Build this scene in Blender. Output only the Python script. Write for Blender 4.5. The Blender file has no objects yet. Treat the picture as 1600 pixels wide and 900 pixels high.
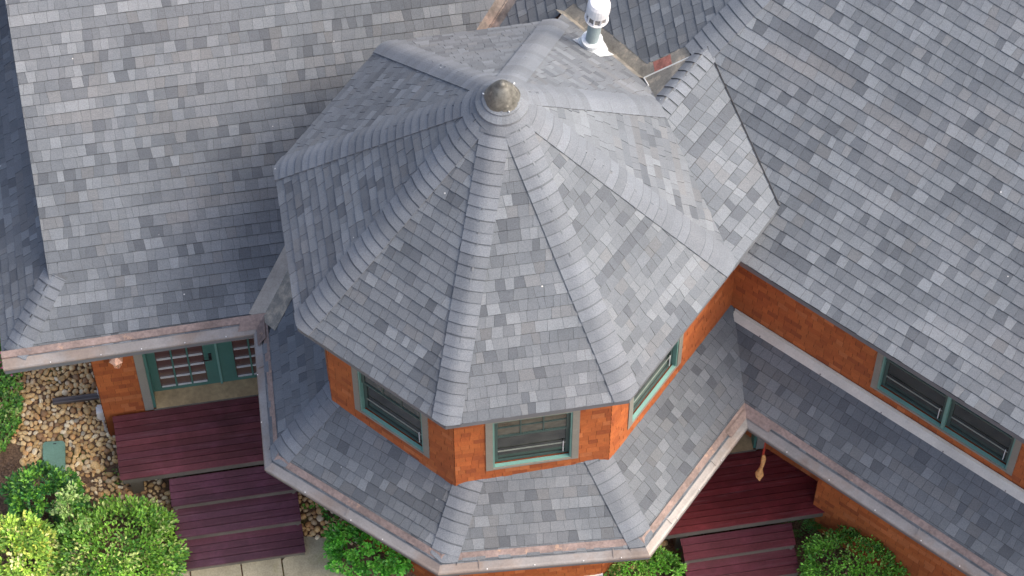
import bpy, math, random
import numpy as np
from math import radians, degrees, sin, cos, pi, atan2
from mathutils import Vector, Matrix
random.seed(7)
sc = bpy.context.scene
# ---------------------------------------------------------------- camera
cam = bpy.data.cameras.new('camera'); cob = bpy.data.objects.new('camera', cam)
sc.collection.objects.link(cob); sc.camera = cob
cam.sensor_width = 36; cam.lens = 119.025; cam.clip_end = 2000
cob.location = (0.1092, -18.942, 41.278)
cob.rotation_euler = (radians(90 - 63.04), 0, 0)
# ---------------------------------------------------------------- light
SUN_AZ, SUN_EL = -8.0, 50.0          # azimuth of the sun (deg, from +x ccw), soft overcast sun
w = bpy.data.worlds.new('World'); sc.world = w; w.use_nodes = True
nt = w.node_tree; bg = nt.nodes['Background']
sky = nt.nodes.new('ShaderNodeTexSky'); sky.sky_type = 'NISHITA'; sky.sun_disc = False
sky.sun_elevation = radians(SUN_EL); sky.sun_rotation = radians(90 - SUN_AZ)
sky.air_density = .8; sky.dust_density = 6.0; sky.ozone_density = 0.3
nt.links.new(sky.outputs[0], bg.inputs[0]); bg.inputs[1].default_value = 0.15
sl = bpy.data.lights.new('sun', 'SUN'); sl.energy = .72; sl.angle = radians(50); sl.color = (1, .975, .93)
so = bpy.data.objects.new('sun', sl); sc.collection.objects.link(so)
sdir = Vector((cos(radians(SUN_AZ))*cos(radians(SUN_EL)), sin(radians(SUN_AZ))*cos(radians(SUN_EL)), sin(radians(SUN_EL))))
so.rotation_euler = sdir.to_track_quat('Z', 'Y').to_euler(); so.location = (10, -5, 30)
sc.view_settings.view_transform = 'Standard'; sc.view_settings.look = 'None'
sc.view_settings.exposure = 1.12; sc.view_settings.gamma = 1
sc.render.engine = 'CYCLES'
# ---------------------------------------------------------------- materials
def mat(name, col=(.5, .5, .5), rough=.7, metal=0., spec=.5, tone=False, n1=(60, .25), n2=(1.2, .12), bump=0., bscale=80, tint=None, tints=(1.0, .45, .62), extra=None):
    """procedural surface: base (or per-face tone) x fine speckle x broad weathering, optional stain tint"""
    m = bpy.data.materials.new(name); m.use_nodes = True; t = m.node_tree; N = t.nodes; K = t.links
    b = N['Principled BSDF']; b.inputs['Roughness'].default_value = rough; b.inputs['Metallic'].default_value = metal
    b.inputs['Specular IOR Level'].default_value = spec
    geo = N.new('ShaderNodeNewGeometry')
    if tone:
        a = N.new('ShaderNodeAttribute'); a.attribute_name = 'tone'; cur = a.outputs['Color']
    else:
        r = N.new('ShaderNodeRGB'); r.outputs[0].default_value = (*col, 1); cur = r.outputs[0]
    def noise(scale, detail=3, rg=.6):
        n = N.new('ShaderNodeTexNoise'); n.inputs['Scale'].default_value = scale; n.inputs['Detail'].default_value = detail
        n.inputs['Roughness'].default_value = rg; K.new(geo.outputs['Position'], n.inputs['Vector']); return n
    def mulby(cur, scale, amp, detail=3):
        n = noise(scale, detail); mr = N.new('ShaderNodeMapRange'); K.new(n.outputs[0], mr.inputs[0])
        mr.inputs[1].default_value = .3; mr.inputs[2].default_value = .7
        mr.inputs[3].default_value = 1-amp; mr.inputs[4].default_value = 1+amp
        v = N.new('ShaderNodeVectorMath'); v.operation = 'SCALE'; K.new(cur, v.inputs[0]); K.new(mr.outputs[0], v.inputs['Scale']); return v.outputs[0]
    if n1: cur = mulby(cur, n1[0], n1[1], 2)
    if n2: cur = mulby(cur, n2[0], n2[1], 4)
    if tint:
        n = noise(tints[0], 5); mr = N.new('ShaderNodeMapRange'); K.new(n.outputs[0], mr.inputs[0])
        mr.inputs[1].default_value = tints[1]; mr.inputs[2].default_value = tints[2]
        mx = N.new('ShaderNodeMix'); mx.data_type = 'RGBA'; K.new(mr.outputs[0], mx.inputs[0])
        K.new(cur, mx.inputs[6])
        r = N.new('ShaderNodeVectorMath'); r.operation = 'MULTIPLY'; K.new(cur, r.inputs[0]); r.inputs[1].default_value = tint
        K.new(r.outputs[0], mx.inputs[7]); cur = mx.outputs[2]
    if extra: cur = extra(t, geo, cur)
    K.new(cur, b.inputs['Base Color'])
    if bump:
        n = noise(bscale, 3); bp = N.new('ShaderNodeBump'); bp.inputs['Strength'].default_value = bump; bp.inputs['Distance'].default_value = .01
        K.new(n.outputs[0], bp.inputs['Height']); K.new(bp.outputs[0], b.inputs['Normal'])
    return m
def specks(t, geo, cur):
    """scattered pale droppings and lichen dots"""
    N = t.nodes; K = t.links
    v = N.new('ShaderNodeTexVoronoi'); v.inputs['Scale'].default_value = 2.1; K.new(geo.outputs['Position'], v.inputs['Vector'])
    mr = N.new('ShaderNodeMapRange'); K.new(v.outputs['Distance'], mr.inputs[0])
    mr.inputs[1].default_value = .014; mr.inputs[2].default_value = .026; mr.inputs[3].default_value = 1; mr.inputs[4].default_value = 0
    mx = N.new('ShaderNodeMix'); mx.data_type = 'RGBA'; K.new(mr.outputs[0], mx.inputs[0]); K.new(cur, mx.inputs[6]); mx.inputs[7].default_value = (.6, .6, .58, 1)
    return mx.outputs[2]
M = {}
def streaks(t, geo, cur):
    """scuffs and worn paint running along the boards"""
    N = t.nodes; K = t.links
    mp = N.new('ShaderNodeMapping'); mp.vector_type = 'TEXTURE'; mp.inputs['Rotation'].default_value = (0, 0, radians(8.92)); mp.inputs['Scale'].default_value = (.55, .022, .3)
    K.new(geo.outputs['Position'], mp.inputs['Vector'])
    n = N.new('ShaderNodeTexNoise'); n.inputs['Scale'].default_value = 1.0; n.inputs['Detail'].default_value = 5; K.new(mp.outputs[0], n.inputs['Vector'])
    mr = N.new('ShaderNodeMapRange'); K.new(n.outputs[0], mr.inputs[0]); mr.inputs[1].default_value = .57; mr.inputs[2].default_value = .8; mr.inputs[4].default_value = .5
    mx = N.new('ShaderNodeMix'); mx.data_type = 'RGBA'; K.new(mr.outputs[0], mx.inputs[0]); K.new(cur, mx.inputs[6]); mx.inputs[7].default_value = (.22, .13, .15, 1)
    return mx.outputs[2]
M['shingle'] = mat('asphalt_shingle', tone=True, rough=.75, n1=(75, .17), n2=(1.1, .12), bump=.5, bscale=150, tint=(1.03, .99, .965), tints=(.55, .5, .66), extra=specks)
M['shingle'].node_tree.nodes['Principled BSDF'].inputs['Sheen Weight'].default_value = .1
M['shingle'].node_tree.nodes['Principled BSDF'].inputs['Sheen Roughness'].default_value = .6
M['cedar'] = mat('stained_cedar', tone=True, rough=.75, n1=(30, .1), n2=(2.0, .14), bump=.3, bscale=60)
def copperx(t, geo, cur):
    N = t.nodes; K = t.links
    n = N.new('ShaderNodeTexNoise'); n.inputs['Scale'].default_value = 5.0; n.inputs['Detail'].default_value = 6; n.inputs['Roughness'].default_value = .75; K.new(geo.outputs['Position'], n.inputs['Vector'])
    mr = N.new('ShaderNodeMapRange'); K.new(n.outputs[0], mr.inputs[0]); mr.inputs[1].default_value = .60; mr.inputs[2].default_value = .74
    mx = N.new('ShaderNodeMix'); mx.data_type = 'RGBA'; K.new(mr.outputs[0], mx.inputs[0]); K.new(cur, mx.inputs[6]); mx.inputs[7].default_value = (.62, .40, .26, 1)
    return mx.outputs[2]
M['copper'] = mat('weathered_copper_apron', (.27, .205, .18), .5, .35, n1=(25, .2), n2=(3, .3), extra=copperx)
M['gutter'] = mat('pewter_gutter_metal', (.27, .255, .242), .45, .25, n1=(40, .08), n2=(2.2, .2), tint=(.92, .8, .72), tints=(1.3, .5, .62))
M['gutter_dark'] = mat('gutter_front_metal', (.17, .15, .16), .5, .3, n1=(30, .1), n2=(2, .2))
M['valley_lit'] = mat('lit_valley_metal', (.35, .335, .30), .65, .0, n1=(45, .1), n2=(4, .2))
M['valley'] = mat('aged_valley_metal', (.235, .222, .19), .65, .0, n1=(45, .16), n2=(5, .34), tint=(1.35, 1.25, 1.15), tints=(5, .5, .62))
M['valley_brown'] = mat('brown_valley_metal', (.25, .21, .18), .6, .2, n1=(25, .2), n2=(4, .4), tint=(1.5, 1.35, 1.3), tints=(3, .5, .62))
M['redstain'] = mat('red_sealant', (.30, .12, .095), .6, n1=(30, .25), n2=(8, .3))
M['flash'] = mat('grey_apron_flashing', (.58, .56, .5), .65, .0, n1=(50, .06), n2=(2.5, .14))
M['casing'] = mat('taupe_casing_paint', (.24, .235, .2), .6, n1=(40, .06), n2=(3, .08))
M['teal'] = mat('teal_window_paint', (.145, .31, .265), .45, n1=(50, .06), n2=(3, .1))
M['teal_dark'] = mat('deep_green_sash_paint', (.045, .085, .078), .45, n1=(50, .06), n2=(3, .1))
M['door_green'] = mat('green_door_paint', (.055, .17, .14), .4, n1=(50, .06), n2=(3, .1))
M['glass'] = mat('dark_window_glass', (.035, .038, .032), .12, spec=.6, n1=None, n2=(5, .5))
M['sashbar'] = mat('grey_green_stool', (.22, .25, .22), .5, n1=None, n2=(6, .2))
M['glass_pale'] = mat('paler_window_glass', (.075, .08, .062), .12, spec=.6, n1=None, n2=(7, .45))  # opaque upper pane, a paler tone than the lower one
M['blind'] = mat('interior_blind', (.22, .2, .16), .6, n1=None, n2=(6, .3))
M['doorglass'] = mat('door_glass', (.10, .055, .045), .05, spec=.8, n1=None, n2=(3, .2))
M['bar'] = mat('white_bead', (.7, .72, .7), .4, n1=None, n2=(5, .05))

M['deck'] = mat('maroon_deck_paint', tone=True, rough=.42, n1=(28, .12), n2=(2.2, .22), tint=(1.3, 1.3, 1.4), tints=(3.0, .52, .68), extra=streaks)
M['deckwood'] = mat('grey_brown_fascia_paint', (.15, .135, .11), .6, n1=(30, .1), n2=(3, .18))
M['tanwood'] = mat('tan_threshold_wood', (.36, .27, .15), .5, n1=(20, .15), n2=(4, .2))
M['soffit'] = mat('brown_soffit', (.16, .14, .12), .7, n1=(30, .1), n2=(2, .1))
M['drip'] = mat('grey_drip_edge', (.15, .165, .18), .6, n1=None, n2=(3, .1))
M['underlay'] = mat('roof_underlay_felt', (.03, .03, .032), .8, n1=None, n2=(3, .1))
M['concrete'] = mat('pale_paving_concrete', (.42, .38, .26), .85, n1=(45, .15), n2=(2.5, .2), tint=(.75, .78, .62), tints=(2.4, .5, .65))
M['soil'] = mat('brown_soil', (.16, .10, .06), .95, n1=(35, .5), n2=(2.5, .3), bump=1.0, bscale=30, tint=(.7, 1.5, .5), tints=(1.6, .6, .7))
M['stone'] = mat('river_stone', tone=True, rough=.6, n1=(45, .18), n2=(8, .12))
M['leaf'] = mat('leaf', tone=True, rough=.45, n1=None, n2=(12, .15), spec=.45)
M['stem'] = mat('woody_stem', (.12, .085, .05), .8, n1=(40, .2), n2=None)
M['white'] = mat('white_plastic', (.75, .74, .7), .45, n1=None, n2=(9, .08))
M['whitemetal'] = mat('white_painted_metal', (.8, .8, .8), .35, n1=None, n2=(6, .08))
M['bluepipe'] = mat('grey_blue_pipe', (.32, .40, .41), .45, n1=(30, .06), n2=(5, .1))
M['galv'] = mat('galvanised_flashing', (.74, .78, .80), .35, .15, n1=(40, .15), n2=(7, .25))
M['lantern'] = mat('bright_copper', (.85, .5, .33), .4, .3, n1=(40, .1), n2=(20, .2))
M['amber'] = mat('amber_lantern_glass', (.75, .5, .3), .2, n1=None, n2=(20, .2))
M['lid'] = mat('green_plastic_lid', (.19, .35, .26), .55, n1=(80, .12), n2=(6, .1), bump=.4, bscale=120)
M['pipe'] = mat('brown_downspout_paint', (.10, .085, .08), .4, n1=None, n2=(5, .15))
M['ornament'] = mat('tan_carved_wood', (.74, .42, .17), .55, n1=(25, .15), n2=(12, .2))
M['cord'] = mat('red_cord', (.45, .05, .03), .7, n1=None, n2=None)
M['cone'] = mat('aged_zinc_cap', (.165, .162, .14), .45, .3, n1=(30, .15), n2=(14, .35), tint=(2.0, 1.95, 1.9), tints=(9, .6, .68))
M['black'] = mat('black_metal', (.02, .02, .02), .4, n1=None, n2=None)
M['pink'] = mat('flower', tone=True, rough=.6, n1=None, n2=None)
# ---------------------------------------------------------------- object helpers
WL = {}
def V3(a): return np.array(a, float)
def empty(name, loc, label, cat, group=None):
    o = bpy.data.objects.new(name, None); sc.collection.objects.link(o); o.location = loc; o.empty_display_size = .2
    WL[o.name] = V3(loc); o['label'] = label; o['category'] = cat
    if group: o['group'] = group
    return o
class MB:
    def __init__(s): s.v = []; s.f = []; s.m = []; s.t = []; s.mats = []
    def mi(s, key):
        if key not in s.mats: s.mats.append(key)
        return s.mats.index(key)
    def add(s, vs, fs, key, tone=(.5, .5, .5)):
        b = len(s.v); s.v.extend([tuple(map(float, p)) for p in vs]); k = s.mi(key)
        for f in fs: s.f.append(tuple(i+b for i in f)); s.m.append(k); s.t.append(tone)
    def prism(s, top, off, key, tone=(.5, .5, .5)):
        """polygon (list of 3D points) extruded by vector off"""
        n = len(top); top = [V3(p) for p in top]; off = V3(off); bot = [p+off for p in top]
        fs = [tuple(range(n)), tuple(range(2*n-1, n-1, -1))]+[(i, i+n, (i+1) % n+n, (i+1) % n) for i in range(n)]
        s.add(top+bot, fs, key, tone)
    def box(s, O, A, B, Cc, key, tone=(.5, .5, .5)):
        O, A, B, Cc = map(V3, (O, A, B, Cc)); s.prism([O, O+A, O+A+B, O+B], Cc, key, tone)
    def tube(s, pts, rad, key, tone=(.5, .5, .5), seg=8, caps=True):
        pts = [V3(p) for p in pts]; rad = rad if hasattr(rad, '__len__') else [rad]*len(pts); vs = []; n = len(pts)
        for i, p in enumerate(pts):
            d = pts[min(i+1, n-1)]-pts[max(i-1, 0)]; d = d/(np.linalg.norm(d)+1e-9)
            a = np.cross(d, (0, 0, 1) if abs(d[2]) < .9 else (1, 0, 0)); a /= np.linalg.norm(a); b = np.cross(d, a)
            for j in range(seg): q = 2*pi*j/seg; vs.append(p+rad[i]*(cos(q)*a+sin(q)*b))
        fs = [(i*seg+j, i*seg+(j+1) % seg, (i+1)*seg+(j+1) % seg, (i+1)*seg+j) for i in range(n-1) for j in range(seg)]
        if caps: fs += [tuple(range(seg-1, -1, -1)), tuple(range((n-1)*seg, n*seg))]
        s.add(vs, fs, key, tone)
    def build(s, name, parent=None, label=None, smooth=False, **props):
        me = bpy.data.meshes.new(name); v = np.array(s.v); c = (v.min(0)+v.max(0))/2
        me.from_pydata((v-c).tolist(), [], s.f)
        for k in s.mats: me.materials.append(M[k])
        me.polygons.foreach_set('material_index', s.m)
        a = me.attributes.new('tone', 'FLOAT_COLOR', 'FACE')
        a.data.foreach_set('color', np.array([(*t, 1.) for t in s.t], dtype=np.float32).ravel())
        if smooth: me.polygons.foreach_set('use_smooth', [True]*len(s.f))
        me.update()
        o = bpy.data.objects.new(name, me); sc.collection.objects.link(o)
        if parent is not None: o.parent = parent; o.location = c-WL[parent.name]
        else: o.location = c
        WL[o.name] = c
        if label: o['label'] = label
        for k, x in props.items(): o[k] = x
        return o
# ---------------------------------------------------------------- geometry of the place (metres)
PHI = -103.5822; S = 2.8
ZS, ZE, ZA, ZD, ZG = 2.7248, 5.9, 8.882, .2, -.48       # porch eave, turret eave, turret apex, deck, ground
WAP = 2.2703                                            # turret wall apothem
aC = PHI+22.5; aX = -36.51; aR = -125.93; aD = -171.27
def hdir(az): return np.array([cos(radians(az)), sin(radians(az)), 0.])
def tdir(az): n = hdir(az); return np.array([-n[1], n[0], 0.])
nL, tL = hdir(aC), tdir(aC); nR, tR = hdir(aR), tdir(aR)
def LP(n, t, z): return nL*n+tL*t+np.array([0, 0, z])
def RP(n, t, z): return nR*n+tR*t+np.array([0, 0, z])
def unit(v): v = V3(v); return v/np.linalg.norm(v)
def pl_az(pt, az, pit): n = hdir(az)*sin(radians(pit))+np.array([0, 0, cos(radians(pit))]); return n, n@V3(pt)
def pl3(a, b, c): n = unit(np.cross(V3(b)-V3(a), V3(c)-V3(a))); n = n*(1 if n[2] > 0 else -1); return n, n@V3(a)
def I3(a, b, c): return np.linalg.solve(np.array([a[0], b[0], c[0]]), [a[1], b[1], c[1]])
def Hz(z): return np.array([0, 0, 1.]), z
def WPl(az, d): return hdir(az), d
def ov(k, r=1, z=ZE): a = radians(PHI+45*k); return np.array([r*S*cos(a), r*S*sin(a), z])
apex = V3((0, 0, ZA)); SLT = degrees(atan2(ZA-ZE, S*cos(radians(22.5))))
def face(k): return pl_az(ov(k), PHI+45*k+22.5, SLT)
pFG, pEF = face(3), face(2)
pL = (V3((0.09515837, -0.60643427, 0.789419)), 1.81743308)
pD = (V3((-0.58691448, -0.09008712, 0.80462147)), 3.69343475)
pR = (V3((-0.3363621, -0.46412991, 0.81941684)), 3.66057197)
pX = (V3((0.28891819, -0.21387063, 0.93315895)), 6.42125078)
Tp = I3(pFG, pD, (unit((1, .0, 0)), 1.6976))
K_ = I3(pEF, pFG, pX); crest = tdir(aX)
pX2 = pl3(K_, K_+crest, Tp)
Mx = I3(pX, pX2, pR); Md = I3(pD, pR, pX2); E_ = ov(2)
Xe = I3(pX, pR, Hz(ZE-.004)); Gv = ov(4); Gd = I3(pFG, face(4), pD)
# ---------------------------------------------------------------- shingle laying
def clip_convex(sub, quad):
    out = sub; n = len(quad)
    for i in range(n):
        a = quad[i]; b = quad[(i+1) % n]; ex, ey = b[0]-a[0], b[1]-a[1]; inp = out; out = []
        if not inp: return []
        def sd(p): return ex*(p[1]-a[1])-ey*(p[0]-a[0])
        for j in range(len(inp)):
            p = inp[j]; q = inp[(j+1) % len(inp)]; sp, sq = sd(p), sd(q)
            if sp >= 0: out.append(p)
            if (sp >= 0) != (sq >= 0):
                k = sp/(sp-sq); out.append((p[0]+k*(q[0]-p[0]), p[1]+k*(q[1]-p[1])))
    return out
def clip_half(poly, a, d, w):
    """cut 3D planar polygon by line through a along d keeping the side of its centroid, w metres away from the line"""
    return poly
ROOF_PAL = [((.180, .202, .222), 3), ((.153, .173, .192), 6), ((.134, .152, .171), 8), ((.116, .133, .151), 6), ((.090, .104, .121), 3.2), ((.150, .163, .175), 2), ((.127, .138, .149), 1)]
CED_PAL = [((.40, .108, .026), 6), ((.43, .122, .030), 4), ((.36, .092, .022), 4), ((.30, .075, .020), 1.5), ((.46, .145, .045), 1)]
def pick(pal, rnd):
    tot = sum(w for _, w in pal); r = rnd.random()*tot
    for c, w in pal:
        r -= w
        if r <= 0: return c
    return pal[-1][0]
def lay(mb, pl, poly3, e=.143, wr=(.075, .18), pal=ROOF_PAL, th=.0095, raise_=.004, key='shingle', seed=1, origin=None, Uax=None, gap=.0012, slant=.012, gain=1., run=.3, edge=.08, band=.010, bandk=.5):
    """lays courses of separate tabs over a planar polygon (list of 3D points); courses start at the lowest edge"""
    rnd = random.Random(seed); n = unit(pl[0]); Uv = unit(np.cross((0, 0, 1), n)) if Uax is None else unit(Uax)
    Vv = np.cross(n, Uv); O = V3(poly3[0]) if origin is None else V3(origin)
    O = O-n*(n@O-pl[1]/np.linalg.norm(pl[0]))
    p2 = [((V3(p)-O)@Uv, (V3(p)-O)@Vv) for p in poly3]
    ar = sum(p2[i][0]*p2[(i+1) % len(p2)][1]-p2[(i+1) % len(p2)][0]*p2[i][1] for i in range(len(p2)))
    if ar < 0: p2 = p2[::-1]
    us = [p[0] for p in p2]; vs = [p[1] for p in p2]; u0, u1, v0, v1 = min(us), max(us), min(vs), max(vs)
    r0 = math.floor(v0/e); r1 = math.ceil(v1/e)
    edges = [(p2[i], p2[(i+1) % len(p2)]) for i in range(len(p2))]
    for r in range(r0, r1):
        vl = r*e; u = u0-rnd.random()*.3; base = pick(pal, rnd); left = rnd.uniform(.5, 1.0); raised = rnd.random() < .5; prev = rnd.uniform(-slant, slant)
        mode = rnd.random() < run
        while u < u1:
            if left <= 0: base = pick(pal, rnd); left = rnd.uniform(.4, 1.1); mode = rnd.random() < run
            w_ = rnd.uniform(*wr); ua, ub = u, u+w_; u = ub; left -= w_
            s1 = rnd.uniform(-slant, slant)
            c = base if mode else pick(pal, rnd)
            jj = rnd.uniform(-.003, .003); vh = vl+e+.012; vb = vl+jj
            q = [(ua+gap-prev, vb), (ub-gap-s1, vb), (ub-gap+s1, vh), (ua+gap+prev, vh)]; prev = s1
            raised = (not raised) if rnd.random() < .8 else raised
            if ub < u0 or ua > u1: continue
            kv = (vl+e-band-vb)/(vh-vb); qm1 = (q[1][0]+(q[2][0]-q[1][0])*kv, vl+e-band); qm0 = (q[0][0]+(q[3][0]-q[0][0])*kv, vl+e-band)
            if band > 0: bandq = [qm0, qm1, q[2], q[3]]; q = [q[0], q[1], qm1, qm0]  # tab's upper band painted darker as the shadow line under the next course
            pc = clip_convex(p2, q)
            if len(pc) < 3: continue
            k = rnd.uniform(.93, 1.07)*gain*(1.0 if raised else .95)
            tone = tuple(x*k for x in c); hr = th+(raise_ if raised else 0)
            lo = .0035+rnd.uniform(0, .001)
            top = [O+Uv*a+Vv*b+n*(lo+hr*max(0, 1-(b-vb)/(vh-vb))) for a, b in pc]
            bot = [O+Uv*a+Vv*b+n*(-.002) for a, b in pc]; m = len(pc)
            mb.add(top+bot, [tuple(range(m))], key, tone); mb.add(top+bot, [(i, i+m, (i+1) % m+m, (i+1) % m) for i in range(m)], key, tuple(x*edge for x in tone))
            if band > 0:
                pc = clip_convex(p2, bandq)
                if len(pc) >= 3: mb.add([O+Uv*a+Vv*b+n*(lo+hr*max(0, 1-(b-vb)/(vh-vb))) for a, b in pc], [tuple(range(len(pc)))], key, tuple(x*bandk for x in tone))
def deckslab(mb, pl, poly, th=.1, key='underlay'):
    n = unit(pl[0]); mb.prism([V3(p)-n*.003 for p in poly], (0, 0, -th), key)
    m = len(poly)   # grey metal drip edge round the rim
    for i in range(m):
        a, b = V3(poly[i]), V3(poly[(i+1) % m]); out = unit(np.cross(b-a, (0, 0, 1))); cc = sum(V3(p) for p in poly)/m; out = out if out@(a-cc) > 0 else -out
        mb.add([a+out*.003+n*.002, b+out*.003+n*.002, b+out*.003-V3((0, 0, th)), a+out*.003-V3((0, 0, th))], [(0, 1, 2, 3)], 'drip')
def capbox(mb, p0, p1, n1, n2, W=.17, e=.143, seed=0, h0=.018, h1=.031, gain=1.0, skip=0., key='shingle', eave=0.):
    """bent cap shingles lapped up a hip or ridge from p0 (low) to p1 (high)"""
    rnd = random.Random(seed); p0, p1 = V3(p0), V3(p1); L_ = np.linalg.norm(p1-p0); d = (p1-p0)/L_
    def side(n, m):
        v = unit(np.cross(d, n)); return v if v@m < 0 else -v
    w1, w2 = side(n1, n2), side(n2, n1); r = .075
    sec = [(w1*W, n1), (w1*(W*.6), n1), (w1*r, n1)]
    for k in (.2, .4, .6, .8):
        p = w1*r*(1-k)**2+w2*r*k*k; sec.append((p, unit(n1*(1-k)+n2*k)))
    sec += [(w2*r, n2), (w2*(W*.6), n2), (w2*W, n2)]
    ns = len(sec); i = 0; a = skip
    while a < L_-.03:
        b = min(a+e+.02, L_+.02); c = (.154, .174, .197); k = rnd.uniform(.86, 1.12)*gain; tone = tuple(x*k for x in c)
        ja, jw = rnd.uniform(-.006, .006), rnd.uniform(-.008, .008)
        lo = [p0+d*(a+(np.linalg.norm(s)*eave+.004 if i == 0 and eave else ja))+s+n*h1 for s, n in sec]; hi = [p0+d*b+s*1.0+n*h0 for s, n in sec]
        lb = [p0+d*(a+(np.linalg.norm(s)*eave+.004 if i == 0 and eave else ja))+s+n*(h0-.012) for s, n in sec]
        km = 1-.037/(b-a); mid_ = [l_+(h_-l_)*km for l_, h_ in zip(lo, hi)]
        mb.add(lo+mid_, [(j, j+1, ns+j+1, ns+j) for j in range(ns-1)], key, tone); mb.add(mid_+hi, [(j, j+1, ns+j+1, ns+j) for j in range(ns-1)], key, tuple(x*.6 for x in tone)); mb.add(lo+lb, [(ns+j, ns+j+1, j+1, j) for j in range(ns-1)], key, tuple(x*.05 for x in tone))  # lap band darkened as a painted shadow line; riser dark like cut asphalt
        # side edges
        for q in (0, ns-1):
            s, n = sec[q]; mb.add([lo[q], hi[q], p0+d*b+s-n*.004, p0+d*(a+ja)+s-n*.004], [(0, 1, 2, 3)], key, tuple(x*.8 for x in tone))
        a += e+rnd.uniform(-.006, .006); i += 1
def strip(mb, a, b, pl, away, w, key, lift=.006, th=.004):
    """flat metal strip lying on plane pl along the line a-b, w wide to the side of point away"""
    n = unit(pl[0]); a, b = V3(a), V3(b); d = unit(b-a); s = unit(np.cross(n, d)); s = s if s@(V3(away)-a) > 0 else -s
    mb.prism([a+n*lift, b+n*lift, b+s*w+n*lift, a+s*w+n*lift], -n*th, key)
def inset(poly, i, w, ref=None):
    """move edge i (between vertices i and i+1) inward by w within the polygon's plane"""
    P = [V3(p) for p in poly]; n = len(P); a, b = P[i], P[(i+1) % n]; pm, nx = P[i-1], P[(i+2) % n]
    c = sum(P)/n; d = unit(b-a); inn = (c-a)-d*((c-a)@d); inn = unit(inn)
    def mv(p, q):   # move p along direction to q until it is w inward
        v = q-p; k = w/(v@inn) if abs(v@inn) > 1e-6 else 0; return p+v*k
    P[i] = mv(a, pm); P[(i+1) % n] = mv(b, nx); return P
# ================================================================ SETTING
mb = MB(); mb.add([(-300, -300, ZG), (300, -300, ZG), (300, 300, ZG), (-300, 300, ZG)], [(0, 1, 2, 3)], 'soil')
mb.build('ground', kind='structure')
mb = MB(); rr = random.Random(3)
slabs = [(-6.4, -5.42), (-5.4, -4.42), (-4.4, -3.74), (-3.72, -3.2), (-3.18, -2.42)]
for j, (a, b) in enumerate(slabs):
    n0 = 1.2 if b < -3.3 else 1.12
    if b > -2.5: mb.prism([LP(1.3, a, ZG+.03), LP(1.0, a+.32, ZG+.03), LP(1.08, b-.1, ZG+.03), LP(1.9, b+.12, ZG+.03), LP(2.6, b+.3, ZG+.03), LP(2.6, a, ZG+.03)], (0, 0, -.06), 'concrete')
    else: mb.prism([LP(n0+.05, a, ZG+.03), LP(n0+.05, b, ZG+.03), LP(2.6, b, ZG+.03), LP(2.6, a, ZG+.03)], (0, 0, -.06), 'concrete')
mb.build('path', kind='structure')
# ================================================================ HOUSE
house = empty('house', (0, 0, ZG), 'large house with grey shingled octagonal turret roof and orange cedar walls', 'house')
# ---- turret roof
A_, B_, C_, D_, F_, G_, H_ = ov(-2), ov(-1), ov(0), ov(1), ov(3), ov(4), ov(5)
mb = MB(); polys = []
for k in (-2, -1, 0, 1): polys.append((face(k), [ov(k), ov(k+1), apex], PHI+45*k+22.5))
polys.append((pEF, [E_, K_, apex], 0)); polys.append((pFG, [K_, Tp, Gd, apex], 0))
polys.append((face(4), [Gv, H_, apex], 0)); polys.append((face(5), [H_, A_, apex], 0))
for i, (pl, po, az) in enumerate(polys):
    deckslab(mb, pl, po); pp = po
    if i == 5: pp = inset(po, 1, .13)
    o = ov((-2, -1, 0, 1, 2, 3, 4, 5)[i])
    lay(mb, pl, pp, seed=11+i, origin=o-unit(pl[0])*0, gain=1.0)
turret_roof = mb.build('turret_roof', house)
turret_roof['label'] = 'octagonal grey turret roof rising to a metal tip'
for i in range(8):
    k = i-2
    lo = ov(k); n1 = face(k-1)[0]; n2 = face(k)[0]; hi = apex
    if k == 3: lo = K_
    d = unit(lo-apex); hi = apex+d*.16
    mb = MB(); capbox(mb, lo+d*.0, hi, n1, n2, seed=40+i, W=.17, eave=.27 if k != 3 else 0.)
    mb.build('hip_cap', turret_roof)
mb = MB()   # collar ring and cone cap
seg = 32
for ring, (ra, rb, ha) in enumerate([(.20, .30, .030), (.15, .23, .040)]):
    for j in range(seg):
        a0, a1 = 2*pi*j/seg, 2*pi*(j+1)/seg; sl_ = math.tan(radians(SLT-3))
        def pt(r, a, h): return (r*cos(a), r*sin(a), ZA-.02-r*sl_+h+.02)
        vs = [pt(ra, a0, ha), pt(ra, a1, ha), pt(rb, a1, ha+.02), pt(rb, a0, ha+.02), pt(rb, a1, ha-.03), pt(rb, a0, ha-.03)]
        kk = .86+.1*((j//4) % 3); mb.add(vs, [(0, 1, 2, 3), (3, 2, 4, 5)], 'shingle', (.166*kk, .187*kk, .209*kk))
mb.build('cap_collar', turret_roof, smooth=False)
mb = MB(); prof = [(.212, -.235), (.216, -.225), (.20, -.19), (.165, -.11), (.128, -.04), (.092, .015), (.062, .05), (.046, .065), (.04, .09), (.022, .105), (.001, .108)]
vs = []; seg = 28
for r, z in prof:
    for j in range(seg): a = 2*pi*j/seg; q = 1+.02*sin(a*5)*(r > .06); vs.append((r*q*cos(a), r*q*sin(a), ZA+z+.04))
mb.add(vs, [(i*seg+j, i*seg+(j+1) % seg, (i+1)*seg+(j+1) % seg, (i+1)*seg+j) for i in range(len(prof)-1) for j in range(seg)], 'cone')
for j in range(3):
    a = 2*pi*j/3-1.2; p = V3((.2*cos(a), .2*sin(a), ZA-.155)); mb.tube([p, p+V3((.02*cos(a), .02*sin(a), .014))], .009, 'galv', seg=6)
mb.build('cone_cap', turret_roof, smooth=True)
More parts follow.
